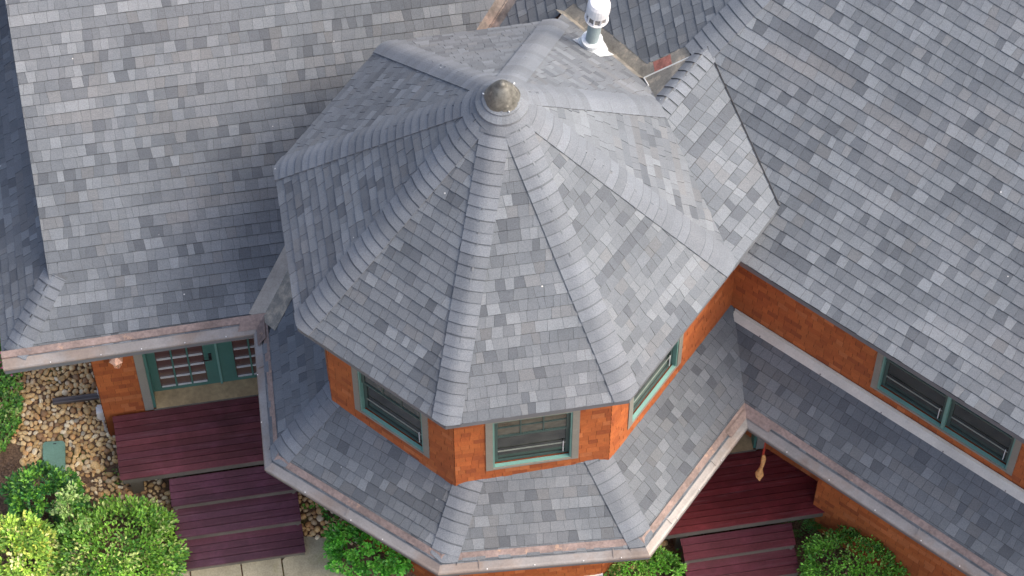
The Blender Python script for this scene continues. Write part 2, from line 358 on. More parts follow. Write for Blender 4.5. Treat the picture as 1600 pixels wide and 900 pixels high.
# soffit and fascia of the turret
mb = MB(); ks = list(range(-2, 6))
for k in ks:
    a, b = ov(k, .995, ZE-.055), ov(k+1, .995, ZE-.055); c, d = ov(k+1, .87, ZE-.055), ov(k, .87, ZE-.055)
    mb.prism([a, b, c, d], (0, 0, -.05), 'soffit')
mb.build('soffit', house)
# ---- linking roof (X) between turret and wing
Ex = E_.copy(); Ex[2] = (pX[1]-pX[0][0]*Ex[0]-pX[0][1]*Ex[1])/pX[0][2]
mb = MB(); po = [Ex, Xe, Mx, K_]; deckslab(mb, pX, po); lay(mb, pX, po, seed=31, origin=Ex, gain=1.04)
po2 = [K_, Mx, Md, Tp]; deckslab(mb, pX2, po2); n = unit(pX2[0]); mb.prism([V3(p)+n*.006 for p in po2], -n*.004, 'valley')
mb.prism([Mx+V3((0,0,.03)), Xe+V3((0,0,.03)), Xe-unit(pX[0])*0+V3((0,0,.0))-unit(np.cross(pX[0],Mx-Xe))*0+V3((.012,.0,-.02)), Mx+V3((.012,0,-.02))], (-.012, 0, 0), 'underlay')  # added dark strip: stands in for the shadow line of the cut valley
link_roof = mb.build('link_roof', house); link_roof['label'] = 'pale grey low roof joining turret to the wing'
mb = MB(); capbox(mb, K_, Mx+unit(Mx-K_)*.04, pX[0], pX2[0], seed=60, W=.17, h0=.018, h1=.031, gain=1.05); mb.build('ridge_cap', link_roof)

# ---- planes of the porch skirt roof, measured from the eave corners
ec = dict(B=(-2.956, -1.851), C=(-.792, -3.255), D=(1.80, -3.02), E=(3.055, -1.275), F=(5.768, -3.289), J=(-3.166, .103))
ec = {k: V3((*v, ZS-.02)) for k, v in ec.items()}
dEF = unit(ec['F']-ec['E']); ec['F'] = ec['E']+dEF*6.5
pAB = pl3(ec['J'], ec['B'], hdir(aC-90)*WAP+V3((0, 0, 3.50)))
pBC = pl3(ec['B'], ec['C'], hdir(aC-45)*WAP+V3((0, 0, 3.457)))
pCD = pl3(ec['C'], ec['D'], hdir(aC)*WAP+V3((0, 0, 3.551)))
pDE = pl3(ec['D'], ec['E'], hdir(aC+45)*WAP+V3((0, 0, 3.53)))
pW = pl3(ec['E'], ec['F'], RP(-1.70, 4.4, 3.50))
ec['J'] = I3(pAB, pL, Hz(ZS-.02))
ZT = 3.78
porch_roof_mb = MB(); mb = porch_roof_mb
vJ = I3(pAB, pL, Hz(3.95)); vB = I3(pAB, pBC, Hz(ZT)); vC = I3(pBC, pCD, Hz(ZT)); vD = I3(pCD, pDE, Hz(ZT)); vE = I3(pDE, pW, Hz(ZT))
wF = I3(pW, (dEF, dEF@ec['F']), Hz(ZT))
skirt = [(pAB, [ec['J'], ec['B'], vB, vJ]), (pBC, [ec['B'], ec['C'], vC, vB]), (pCD, [ec['C'], ec['D'], vD, vC]), (pDE, [ec['D'], ec['E'], vE, vD]), (pW, [ec['E'], ec['F'], wF, vE])]
for i, (pl, po) in enumerate(skirt):
    deckslab(mb, pl, po, .08); pp = inset(po, 0, .12)
    if i == 0: pp = inset(pp, 3, .25)
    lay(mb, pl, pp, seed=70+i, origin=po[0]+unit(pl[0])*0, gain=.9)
porch_roof = mb.build('porch_roof', house); porch_roof['label'] = 'dark grey skirt roof wrapping below the turret windows and along the wing'
for k, (a, b, q1, q2) in enumerate([('B', vB, pAB, pBC), ('C', vC, pBC, pCD), ('D', vD, pCD, pDE)]):
    mb = MB(); d = unit(b-ec[a]); capbox(mb, ec[a]+d*.15, b, q1[0], q2[0], seed=80+k, W=.175, gain=1.0, eave=.4); mb.build('hip_cap', porch_roof)
# valley metal between skirt and main roof
mb = MB(); jv = ec['J']+unit(vJ-ec['J'])*.2; strip(mb, jv, vJ, pAB, ec['B'], .34, 'valley', lift=.019); strip(mb, jv, vJ, pL, LP(-1.5, -4.5, 3), .19, 'valley_lit', lift=.021)  # one bent metal in two tones: lit and shaded sides put into colour
mb.tube([jv+V3((0, 0, .022)), vJ+V3((0, 0, .022))], .006, 'valley_lit', seg=5); mb.build('valley_flashing', porch_roof)
# step flashing where the wing wall meets the skirt
mb = MB(); n = unit(pW[0]); a = proj_pl = None
def onpl(p, pl): p = V3(p).copy(); p[2] = (pl[1]-pl[0][0]*p[0]-pl[0][1]*p[1])/pl[0][2]; return p
a = onpl(RP(-1.678, 2.36, 0), pW); b = onpl(RP(-1.678, 8.3, 0), pW); dn = unit(ec['E']-vE); dn = unit(V3((hdir(aR)[0], hdir(aR)[1], 0)));
a2, b2 = onpl(RP(-1.59, 2.30, 0), pW), onpl(RP(-1.59, 8.3, 0), pW)
mb.prism([p+n*.022 for p in (a, a2, b2, b)], -n*.006, 'flash'); mb.prism([a+n*.02, b+n*.02, b+V3((0, 0, .06))+n*.02, a+V3((0, 0, .06))+n*.02], -hdir(aR)*.01, 'flash')
for t in np.arange(2.8, 8, .9): p = onpl(RP(-1.60, t, 0), pW)+n*.025; mb.tube([p, p+n*.008], .009, 'gutter_dark', seg=6)
mb.build('wall_flashing', porch_roof)
# ---- main roof with its clipped gable end
c0 = onpl(LP(-.50, -6.30, 0), pL); H1 = onpl(LP(-1.335, -5.575, 0), pL); rk = onpl(LP(-7.6, -5.60, 0), pL)
ZR = 8.0
rk = I3(pL, (tL, -5.60), Hz(ZR)); vT = I3(pL, pD, Hz(ZR)); v2 = I3(pL, pD, Hz(4.25))
vJ2 = I3(pL, pAB, Hz(3.6))
pLL = pl3(c0, H1, c0+nL); t53 = (tL, -5.30); q1 = I3(pLL, pL, t53)
mb = MB(); po = [c0, ec['J'], vJ2, v2, vT, rk, H1]
deckslab(mb, pL, po, .11); pp = inset(po, 0, .13); pp = inset(pp, 1, .16); pp = inset(pp, 3, .13)
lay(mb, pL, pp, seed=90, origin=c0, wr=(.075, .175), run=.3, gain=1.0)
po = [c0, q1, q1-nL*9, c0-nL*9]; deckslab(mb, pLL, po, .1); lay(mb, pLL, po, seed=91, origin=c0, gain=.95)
mb.prism([rk-V3((0, 0, .01)), H1-V3((0, 0, .01)), H1-V3((0, 0, .16)), rk-V3((0, 0, .16))], tL*.03, 'deckwood')
g0 = LP(-1.5, -5.36, 0); zz = [(pL[1]-pL[0][0]*p[0]-pL[0][1]*p[1])/pL[0][2] for p in (LP(-1.5, -5.36, 0), LP(-7.6, -5.36, 0))]
mb.prism([LP(-1.5, -5.36, zz[0]-.9), LP(-1.5, -5.36, zz[0]-.12), LP(-7.4, -5.36, zz[1]-.3), LP(-7.4, -5.36, zz[0]-.9)], tL*.05, 'casing')
main_roof = mb.build('main_roof', house); main_roof['label'] = 'large grey main roof slope above the french door'
mb = MB(); capbox(mb, c0+unit(H1-c0)*.24, H1+unit(H1-c0)*.12, pL[0], pLL[0], seed=95, W=.18, gain=.95); mb.build('hip_cap', main_roof)
# ---- cross roof D behind the turret
mb = MB(); hT = I3(pD, pR, Hz(ZR)); po = [Tp, Md, hT, vT, v2, Gd]
deckslab(mb, pD, po, .1); pp = inset(po, 5, .16); pp = inset(pp, 3, .14); pp = inset(pp, 0, .16)
lay(mb, pD, pp, seed=97, origin=Tp, gain=.9)  # gain lowered to paint shade onto this slope turned from the sun
cross_roof = mb.build('cross_roof', house); cross_roof['label'] = 'dark grey roof slope behind the turret'
mb = MB(); strip(mb, v2, vT, pL, LP(-3, -4.5, 4), .145, 'valley_brown'); strip(mb, v2, vT, pD, Md, .155, 'valley_brown')
mb.tube([v2+V3((0, 0, .012)), vT+V3((0, 0, .012))], .012, 'valley_brown', seg=5); mb.build('valley_flashing', cross_roof)
mb = MB(); strip(mb, Tp, Gd, pD, hT, .175, 'valley'); strip(mb, Tp, Gd, pFG, apex, .145, 'valley')
dd = unit(Md-Tp); strip(mb, Tp, Md-dd*.06, pD, hT, .17, 'valley', lift=.008); pass
strip(mb, Tp+dd*.17, Tp+dd*.42, pD, hT, .15, 'redstain', lift=.0105, th=.002)
mb.tube([Tp+V3((0, 0, .014)), Md+V3((0, 0, .014))], .009, 'bar', seg=5); mb.tube([Tp+V3((0, 0, .014)), K_*.3+Tp*.7+V3((0, 0, .02))], .010, 'bar', seg=5)
mb.build('valley_flashing', cross_roof)
# ---- wing roof R
DEw = WPl(aC+45, WAP-.02)
rc = I3(pR, DEw, Hz(5.43)); rf = RP(-1.385, 9.6, 5.43); rf = onpl(rf, pR); rtop = I3(pR, (tR, 9.6), Hz(ZR))
mb = MB(); po = [rc, rf, rtop, hT, Md, Mx, Xe]
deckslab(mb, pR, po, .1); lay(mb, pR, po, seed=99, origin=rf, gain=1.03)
wing_roof = mb.build('wing_roof', house); wing_roof['label'] = 'broad grey wing roof slope above the paired windows'
mb = MB(); capbox(mb, Md-unit(hT-Md)*.02, hT, pR[0], pD[0], seed=101, W=.185, gain=1.0, skip=.0); mb.build('hip_cap', wing_roof)
# ---- metal roof edge (apron, gutter cover and front) all along the lower eaves
def gutter_run():
    P = [V3(c0), V3(ec['J']), V3(ec['B']), V3(ec['C']), V3(ec['D']), V3(ec['E']), V3(ec['F'])]
    P[0] = LP(-.5, -6.31, 0); P = [V3((p[0], p[1], 0)) for p in P]
    sl = [math.tan(math.acos(p[0][2]/np.linalg.norm(p[0]))) for p in (pL, pAB, pBC, pCD, pDE, pW)]
    dirs = [unit(P[i+1]-P[i]) for i in range(6)]
    inn = [V3((-d[1], d[0], 0)) for d in dirs]
    def corner(i, o):
        if i == 0: return P[0]+inn[0]*o
        if i == 6: return P[6]+inn[5]*o
        a, b = inn[i-1], inn[i]; m = a+b; return P[i]+m*(o/(1+a@b))
    def zat(i, o, k, ex):
        s = sl[0] if i == 0 else sl[5] if i == 6 else (sl[i-1]+sl[i])/2
        return ZS-.02+k*s*o+ex
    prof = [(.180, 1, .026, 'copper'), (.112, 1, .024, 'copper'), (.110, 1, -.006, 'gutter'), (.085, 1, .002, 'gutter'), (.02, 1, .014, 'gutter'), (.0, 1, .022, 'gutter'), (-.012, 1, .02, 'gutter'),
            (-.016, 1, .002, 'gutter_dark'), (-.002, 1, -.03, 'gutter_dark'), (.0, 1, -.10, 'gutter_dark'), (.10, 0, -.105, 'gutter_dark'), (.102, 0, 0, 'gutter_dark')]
    out = []
    for sgm in range(6):
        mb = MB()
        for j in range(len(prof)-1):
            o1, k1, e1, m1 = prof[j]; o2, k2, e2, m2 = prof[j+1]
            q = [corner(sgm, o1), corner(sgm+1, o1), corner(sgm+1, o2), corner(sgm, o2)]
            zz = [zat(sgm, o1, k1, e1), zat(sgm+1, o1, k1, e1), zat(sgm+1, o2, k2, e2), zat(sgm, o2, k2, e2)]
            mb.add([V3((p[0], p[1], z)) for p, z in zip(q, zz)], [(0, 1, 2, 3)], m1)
        L_ = np.linalg.norm(P[sgm+1]-P[sgm]); d = dirs[sgm]; nn = inn[sgm]
        rnd = random.Random(sgm); t = .5
        while t < L_-.3:   # seams and hanger rivets
            z0 = ZS-.02+sl[sgm]*.1+.010; z1 = ZS-.02+.02*sl[sgm]+.020
            a = P[sgm]+d*t+nn*.12; b = P[sgm]+d*t+nn*.01
            if rnd.random() < .35: mb.prism([V3((*a[:2], z0+.02)), V3((*(a+d*.012)[:2], z0+.02)), V3((*(b+d*.012)[:2], z1)), V3((*b[:2], z1))], (0, 0, -.006), 'gutter')
            c = P[sgm]+d*(t+.1)-nn*.004; mb.tube([V3((*c[:2], z1)), V3((*c[:2], z1+.008))], .007, 'whitemetal', seg=6)
            t += rnd.uniform(.45, .7)
        if sgm == 0:  # end cap
            pts = [V3((*corner(0, o)[:2], zat(0, o, k, e))) for o, k, e, m in prof[1:]]
            mb.add(pts, [tuple(range(len(pts)))], 'gutter_dark')
        # patches of bare copper at the inner corners
        if sgm in (0, 1): ends = [(1, 1 if sgm == 0 else 0)]
        elif sgm in (4, 5): ends = [(1, 1 if sgm == 4 else 0)]
        else: ends = []
        for _, e in ends:
            i = sgm+e; back = -d if e else d; ln = .30 if sgm in (0, 1) else .42
            for (oa, ob) in ((.135, .06),) if sgm > 3 else ((.14, .03),):
                pa, pb = corner(i, oa), corner(i, ob); qa, qb = pa+back*ln, pb+back*(ln*.8)
                zs_ = [ZS-.02+sl[sgm]*o+.030+.004*sgm/5 for o in (oa, ob)]
                mb.prism([V3((*pa[:2], zs_[0]+.004)), V3((*qa[:2], zs_[0]+.004)), V3((*qb[:2], zs_[1]+.004)), V3((*pb[:2], zs_[1]+.004))], (0, 0, -.003), 'copper')
        g = mb.build('gutter', house)
    return P, corner
GP, gcorner = gutter_run()
# soffit under the lower eaves
mb = MB()
for i in range(6):
    z = ZS-.115; wd = {0: .40, 1: .88, 2: .88, 3: .9, 4: .88, 5: .8}[i]
    mb.prism([V3((*gcorner(i, .10)[:2], z)), V3((*gcorner(i+1, .10)[:2], z)), V3((*gcorner(i+1, wd)[:2], z)), V3((*gcorner(i, wd)[:2], z))], (0, 0, -.03-.002*i), 'soffit')
mb.build('soffit', house)
# ---------------------------------------------------------------- walls
def wall(mb, az, d, t0, t1, z0, z1, holes=(), seed=0, e=.118, gain=1., back=.12):
    n, t = hdir(az), tdir(az); O = n*d+t*t0
    rects = []
    if holes:
        hs = sorted(holes); cur = t0
        for (a, b, c, dd) in hs:
            rects.append((cur, a, z0, z1)); 
            if c > z0: rects.append((a, b, z0, c))
            if dd < z1: rects.append((a, b, dd, z1))
            cur = b
        rects.append((cur, t1, z0, z1))
    else: rects = [(t0, t1, z0, z1)]
    org = n*d+V3((0, 0, ZG))
    for i, (a, b, c, dd) in enumerate(rects):
        if b-a < .01: continue
        po = [n*d+t*a+V3((0, 0, c)), n*d+t*b+V3((0, 0, c)), n*d+t*b+V3((0, 0, dd)), n*d+t*a+V3((0, 0, dd))]
        mb.prism([p-n*.004 for p in po], -n*back, 'cedar', (.25, .06, .02))
        lay(mb, (n, d), po, e=e, wr=(.08, .19), pal=CED_PAL, th=.009, raise_=.003, key='cedar', seed=seed*10+i, origin=org, Uax=t, slant=.001, gain=gain, gap=.0015, run=.15, edge=.4, band=.005, bandk=.6)
WT0, WT1 = -WAP*math.tan(radians(22.5)), WAP*math.tan(radians(22.5))
WIN = (-.57, .57, 3.775, 5.17)
mb = MB(); hole = [(WIN[0]+.09, WIN[1]-.09, 3.82, 5.12)]
for k, az in enumerate((aC-90, aC-45, aC, aC+45)):
    t1 = WT1 if k < 3 else 1.80
    wall(mb, az, WAP, WT0, t1, 3.0, 5.80, hole, seed=k+1)
for k, az in enumerate((aC+90, aC+135, aC+180, aC-135)): wall(mb, az, WAP, WT0, WT1, 3.0, 5.80, (), seed=20+k)
tw = mb.build('turret_wall', house); tw['label'] = 'orange cedar shingle band under the turret roof'
mb = MB()
for k, az in enumerate((aC-90, aC-45, aC, aC+45)): wall(mb, az, WAP, WT0, WT1, ZG, 2.66, (), seed=30+k)
n = hdir(aC); mb.prism([n*(WAP+.03)+tL*(WT0-.05)+V3((0, 0, -.1)), n*(WAP+.03)+tL*(WT1+.02)+V3((0, 0, -.1)), n*(WAP-.01)+tL*(WT1+.02)+V3((0, 0, -.1)), n*(WAP-.01)+tL*(WT0-.05)+V3((0, 0, -.1))], (0, 0, -.34), 'bar')
mb.build('base_wall', house)
mb = MB(); wall(mb, aR, -1.70, 2.2, 8.6, 3.1, 5.36, [(4.43, 6.30, 3.76, 5.05)], seed=50)
ww = mb.build('wing_wall', house); ww['label'] = 'orange cedar upper wall of the wing with paired windows'
mb = MB(); wall(mb, aR, -1.70, 2.2, 4.06, ZG, 2.62, (), seed=52); wall(mb, aR, -1.39, 4.04, 8.6, ZG, 2.62, (), seed=53)
wall(mb, aR-90, -4.04, -1.70, -1.39, ZG, 2.62, (), seed=54)
lw = mb.build('lower_wing_wall', house); lw['label'] = 'orange cedar ground floor wall of the wing'
mb = MB(); wall(mb, aC, -.885, -5.26, -1.6, ZG, 2.62, [(-4.60, -2.62, .2, 2.42)], seed=56, gain=.9)
for a, b in ((-8.5, -.89),): wall(mb, aC-90, 5.26, a, b, ZG, 3.0, (), seed=57)
mw = mb.build('porch_wall', house); mw['label'] = 'orange cedar wall beside the french door'
mb = MB(); wall(mb, aC, .94, 1.6, 3.9, ZG, 2.62, [(2.3, 3.24, .2, 2.3)], seed=59); mb.build('recessed_wall', house)
# ---------------------------------------------------------------- windows
def window(az, d, ta, tb, z0, z1, lites=1, proud=.022):
    n, t = hdir(az), tdir(az); up = V3((0, 0, 1)); O = n*d
    def bx(mb, a, b, c, dd, o0, o1, key): mb.box(O+t*a+up*c+n*o0, t*(b-a), up*(dd-c), n*(o1-o0), key)
    root = MB()
    cw = .085
    bx(root, ta-cw, ta, z0-.05, z1+.1, -.01, proud, 'casing'); bx(root, tb, tb+cw, z0-.05, z1+.1, -.01, proud, 'casing'); bx(root, ta, tb, z1, z1+.1, -.01, proud-.002, 'casing')
    bx(root, ta, tb, z0-.05, z0-.005, -.01, proud-.002, 'casing')
    bx(root, ta-.01, tb+.01, z0-.06, z1+.1, -.16, -.13, 'teal_dark')
    win = root.build('window', house)
    f = MB(); fw = .022
    bx(f, ta, ta+fw, z0, z1, -.11, .012, 'teal'); bx(f, tb-fw, tb, z0, z1, -.11, .012, 'teal'); bx(f, ta+fw, tb-fw, z1-.03, z1, -.11, .010, 'teal')
    f.prism([O+t*(ta+fw)+up*(z0+.02)-n*.03, O+t*(tb-fw)+up*(z0+.02)-n*.03, O+t*(tb-fw)+up*(z0+.012)+n*.012, O+t*(ta+fw)+up*(z0+.012)+n*.012], -up*.012, 'teal')
    cols = [(ta+fw, tb-fw)]
    if lites == 2:
        mid = (ta+tb)/2; bx(f, mid-.022, mid+.022, z0+.02, z1-.05, -.10, .008, 'teal'); cols = [(ta+fw, mid-.022), (mid+.022, tb-fw)]
    f.build('frame', win)
    for (a, b) in cols:
        zm = z0+.62*(z1-z0)*.98; s = MB(); r = .045
        za_, zb_ = z0+.032, zm
        for (c, dd, o0, o1) in ((za_, zb_, -.075, -.045), (zm-.02, z1-.05, -.045, -.02)):
            bx(s, a, a+r, c, dd, o0, o1, 'teal_dark'); bx(s, b-r, b, c, dd, o0, o1, 'teal_dark')
            bx(s, a+r, b-r, c, c+r*.9, o0, o1, 'teal_dark'); bx(s, a+r, b-r, dd-r*.9, dd, o0, o1, 'teal_dark')
        w3 = (b-a-2*r)/3
        for j in (1, 2): bx(s, a+r+w3*j-.009, a+r+w3*j+.009, zm+.02, z1-.09, -.042, -.026, 'teal_dark')
        bx(s, a+r, b-r, (zm+z1)/2-.02, (zm+z1)/2-.002, -.044, -.024, 'teal_dark')
        # screen rails and latch bar
        bx(s, a+r, b-r, z0+.33, z0+.355, -.043, -.036, 'sashbar'); bx(s, b-r-.035, b-r-.026, z0+.10, z0+.38, -.04, -.03, 'whitemetal')
        s.build('sash', win)
        p = MB(); bx(p, a+.01, b-.01, z0+.04, zm, -.068, -.062, 'glass'); bx(p, a+.01, b-.01, zm, z1-.05, -.036, -.033, 'glass_pale')
        p.build('pane', win)
        q = MB(); rz = z0+.2
        while rz < z1-.1: bx(q, a+r+.01, b-r-.01, rz, rz+.03, -.12, -.118, 'blind'); rz += .1
        q.build('blind', win)
    return win
for az in (aC-90, aC-45, aC, aC+45): window(az, WAP, WIN[0]+.09, WIN[1]-.09, 3.82, 5.12)
window(aR, -1.70, 4.43, 6.30, 3.76, 5.05, 2)
# ---------------------------------------------------------------- doors
def door(O, t, n, z0, z1, leaves, t0, t1, label, sill=True):
    """recessed glazed door: frame, leaves with 3 columns of panes, sill; O on wall face"""
    up = V3((0, 0, 1)); rec = .20
    def bx(mb, a, b, c, dd, o0, o1, key, tone=(.5, .5, .5)): mb.box(O+t*a+up*c+n*o0, t*(b-a), up*(dd-c), n*(o1-o0), key, tone)
    r = MB(); bx(r, t0-.115, t0, z0-.02, z1+.12, -.02, .025, 'casing'); bx(r, t1, t1+.115, z0-.02, z1+.12, -.02, .025, 'casing'); bx(r, t0, t1, z1, z1+.12, -.02, .024, 'casing')
    dr = r.build('door', house); dr['label'] = label
    f = MB(); bx(f, t0, t0+.035, z0, z1, -rec-.06, .008, 'door_green'); bx(f, t1-.035, t1, z0, z1, -rec-.06, .008, 'door_green'); bx(f, t0+.035, t1-.035, z1-.04, z1, -rec-.06, .008, 'door_green')
    f.build('frame', dr)
    s = MB(); s.prism([O+t*(t0+.036)+up*(z0+.05)-n*(rec+.05), O+t*(t1-.036)+up*(z0+.05)-n*(rec+.05), O+t*(t1-.036)+up*(z0+.02)+n*.03, O+t*(t0+.036)+up*(z0+.02)+n*.03], -up*.03, 'tanwood')
    bx(s, t0, t1, z0-.03, z0+.012, .03, .045, 'deckwood'); s.build('threshold', dr)
    for (a, b, ga, gb) in leaves:
        l = MB(); zb, zt = z0+.06, z1-.04; gz0, gz1 = z0+.15, z1-.16; o0, o1 = -rec-.045, -rec
        bx(l, a, ga, zb, zt, o0, o1, 'door_green'); bx(l, gb, b, zb, zt, o0, o1, 'door_green'); bx(l, ga, gb, zb, gz0, o0, o1, 'door_green'); bx(l, ga, gb, gz1, zt, o0, o1, 'door_green')
        leaf = l.build('leaf', dr)
        g = MB(); bx(g, ga, gb, gz0, gz1, -rec-.03, -rec-.024, 'doorglass'); g.build('pane', dr)
        m = MB(); w3 = (gb-ga)/3
        for j in (1, 2): bx(m, ga+w3*j-.011, ga+w3*j+.011, gz0, gz1, -rec-.022, -rec-.003, 'door_green')
        z = gz0; k = 0
        while z < gz1:
            for j in range(3): bx(m, ga+w3*j+.012, ga+w3*(j+1)-.012, z-.008, z+.008, -rec-.022, -rec+.0, 'bar')  # flat white stands in for sky light on the bars' tops
            z += .275
        m.build('glazing_bar', dr)
    a, b, ga, gb = leaves[0]
    h = MB(); hz = z0+.88; hx = (gb+b)/2; bx(h, hx-.02, hx+.02, hz-.1, hz+.1, -rec, -rec+.012, 'black')
    h.tube([O+t*hx+up*hz-n*rec, O+t*hx+up*hz-n*(rec-.05), O+t*(hx-.11)+up*hz-n*(rec-.055)], .011, 'black', seg=6); h.build('handle', dr)
    s = MB(); bx(s, b, b+.03, z0+.06, z1-.04, -rec-.04, -rec+.02, 'teal'); s.build('astragal', dr)
    return dr
door(LP(-.885, 0, 0), tL, nL, ZD, 2.42, [(-4.565, -3.67, -4.46, -3.83), (-3.64, -2.66, -3.44, -2.80)], -4.60, -2.62, 'green french door with glazing bars painted skylit white beside the copper lantern')
door(LP(.94, 0, 0), tL, nL, ZD, 2.3, [(2.335, 3.205, 2.45, 3.09)], 2.30, 3.24, 'green glazed door at the back of the corner porch')
# ---------------------------------------------------------------- vent pipe on the roof
mb = MB(); vb = V3((1.055, 2.175, 6.146)); 
def lathe(mb, base, prof, key, seg=24, axis=(0, 0, 1), tone=(.5, .5, .5)):
    ax = unit(axis); a = unit(np.cross(ax, (1, 0, 0))); b = np.cross(ax, a); vs = []
    for r, z in prof:
        for j in range(seg): q = 2*pi*j/seg; vs.append(V3(base)+ax*z+r*(cos(q)*a+sin(q)*b))
    n = len(prof); mb.add(vs, [(i*seg+j, i*seg+(j+1) % seg, (i+1)*seg+(j+1) % seg, (i+1)*seg+j) for i in range(n-1) for j in range(seg)]+[tuple(range((n-1)*seg, n*seg))], key, tone)
VA = unit((.085, .0, 1))
lathe(mb, vb, [(.082, -.1), (.082, .68)], 'bluepipe', axis=VA); vp = mb.build('vent_pipe', house, smooth=False); vp['label'] = 'grey pipe vent with white cap beside the valley'
mb = MB(); nf = unit(pFG[0]); sdir_ = unit(np.cross((0, 0, 1), nf)); vdir_ = np.cross(nf, sdir_)
pb = vb+nf*.022; mb.prism([pb-sdir_*.22-vdir_*.26, pb+sdir_*.22-vdir_*.26, pb+sdir_*.20+vdir_*.16, pb-sdir_*.20+vdir_*.16], -nf*.008, 'galv')
lathe(mb, vb, [(.23, -.08), (.18, .04), (.125, .15), (.115, .18), (.135, .19), (.13, .22), (.084, .225)], 'galv', axis=VA); mb.build('flashing', vp)
mb = MB(); lathe(mb, vb+VA*.60, [(.085, 0), (.10, .02), (.142, .10), (.146, .115), (.118, .118)], 'whitemetal', axis=VA)
lathe(mb, vb+VA*.70, [(.112, 0), (.112, .15)], 'gutter', axis=VA)
for j in range(10):
    q = 2*pi*j/10; p = vb+VA*.71+.128*(cos(q)*V3((1, 0, 0))+sin(q)*V3((0, 1, 0))); mb.tube([p, p+VA*.15], .011, 'whitemetal', seg=5)
lathe(mb, vb+VA*.85, [(.120, 0), (.140, .005), (.142, .10), (.136, .17), (.115, .22), (.07, .25), (.004, .262)], 'whitemetal', axis=VA); mb.build('cap', vp, smooth=False)
# ================================================================ DECKS AND STAIRS
def boards(mb, n0, n1, t0, t1, z, bw=.094, seed=0, th=.028, pal=None):
    rnd = random.Random(seed); k = max(1, round((n1-n0)/bw)); bw = (n1-n0)/k
    pal = pal or [(.112, .030, .037), (.10, .027, .034), (.125, .036, .043), (.105, .032, .042)]
    for i in range(k):
        a = n0+i*bw+.004; c = rnd.choice(pal); q = rnd.uniform(.85, 1.15); dz = rnd.uniform(-.0015, .0015)
        e0, e1 = t0+rnd.uniform(-.006, .006), t1
        o = LP(a, e0, z+dz-th); mb.box(o, nL*(bw-.008), tL*(e1-e0), (0, 0, th), 'deck', tuple(x*q for x in c))
        mb.box(LP(a-.006, e0+.01, z-th-.004), nL*.012, tL*(e1-e0-.02), (0, 0, .012), 'deck', tuple(x*.3 for x in c))
def deck(n0, n1, t0, t1, label, seed, posts, pal=None):
    r = empty('porch_deck', LP((n0+n1)/2, (t0+t1)/2, ZG), label, 'deck')
    mb = MB(); boards(mb, n0, n1, t0, t1, ZD, seed=seed, pal=pal); mb.build('decking', r)
    mb = MB(); mb.box(LP(n1-.05, t0+.03, ZD-.17), nL*.035, tL*(t1-t0-.06), (0, 0, .138), 'deckwood'); mb.box(LP(n0+.02, t0+.02, ZD-.17), nL*(n1-n0-.09), tL*.035, (0, 0, .138), 'deckwood'); mb.build('fascia', r)
    for (n, t) in posts:
        mb = MB(); mb.box(LP(n, t, ZG), nL*.16, tL*.16, (0, 0, ZD-.05-ZG), 'deckwood'); mb.build('post', r)
    return r
deck(-.84, .105, -5.155, -1.9, 'maroon painted plank deck in front of the french door', 1, [(-.14, -5.04), (-.14, -3.3)])
deck(.985, 2.0, 1.72, 4.25, 'dark red plank deck in the corner porch beside the wing', 2, [(1.78, 2.0)], pal=[(.13, .020, .024), (.11, .016, .02), (.15, .026, .03)])
def stairs(t0, t1, nn, label, seed, pal=None):
    r = empty('stairs', LP(nn[0], (t0+t1)/2, ZG), label, 'stairs', 'maroon wooden stairs')
    for i in range(len(nn)-1):
        z = ZD-.17*(i+1); mb = MB(); boards(mb, nn[i]-.03 if i else nn[i]+.005, nn[i+1], t0, t1, z, bw=.105, seed=seed+i, pal=pal); mb.build('tread', r)
        mb = MB(); mb.box(LP(nn[i+1]-.045, t0+.01, z-.17), nL*.022, tL*(t1-t0-.02), (0, 0, .141), 'deckwood'); mb.build('riser', r)
    for t in (t0+.03, t1-.07):
        mb = MB(); pts = [LP(nn[0]+.02, t, ZG), LP(nn[-1]-.05, t, ZG)]
        pr = [LP(nn[-1]-.05, t, ZG)];
        for i in range(len(nn)-2, -1, -1): z = ZD-.17*(i+1)-.034; pr += [LP(nn[i+1]-.05, t, z), LP(nn[i]+.0 if i else nn[i]+.01, t, z)]
        pr += [LP(nn[0]+.01, t, ZG)]
        # keep only distinct outline points
        mb.prism(pr, tL*.035, 'deckwood'); mb.build('stringer', r)
    return r
purple = [(.092, .03, .045), (.078, .026, .04), (.105, .036, .052), (.088, .032, .048)]
stairs(-4.525, -2.86, [.105, .51, .90, 1.285], 'three maroon treads leading from the french door deck to the paving', 5, purple)
stairs(2.04, 3.53, [2.0, 2.325, 2.65, 2.98], 'maroon steps of the corner porch between two green shrubs', 9, [(.13, .032, .042), (.11, .027, .038), (.145, .038, .05)])
# ================================================================ SMALL THINGS
t = empty('wall_lantern', LP(-.885, -4.93, 1.75), 'small bright copper wall lantern left of the french door', 'lantern')
lb = LP(-.785, -4.93, 1.80); LK = 1.2
mb = MB(); lathe(mb, lb, [(.02, -.03), (.045, 0), (.05, .012), (.05, .02)], 'lantern', seg=6); lathe(mb, lb+V3((0, 0, .19)), [(.10, 0), (.10, .012), (.06, .05), (.03, .075), (.016, .10), (.002, .105)], 'lantern', seg=6)
for j in range(6):
    q = 2*pi*j/6; a = lb+V3((.048*cos(q), .048*sin(q), .015)); b = lb+V3((.078*cos(q), .078*sin(q), .195)); mb.tube([a, b], .007, 'lantern', seg=5)
mb.box(LP(-.884, -4.98, 1.83), nL*.015, tL*.10, (0, 0, .17), 'lantern'); mb.tube([LP(-.87, -4.93, 1.93), LP(-.80, -4.93, 2.12), LP(-.785, -4.93, 2.08)], .009, 'lantern', seg=6); mb.build('cage', t)
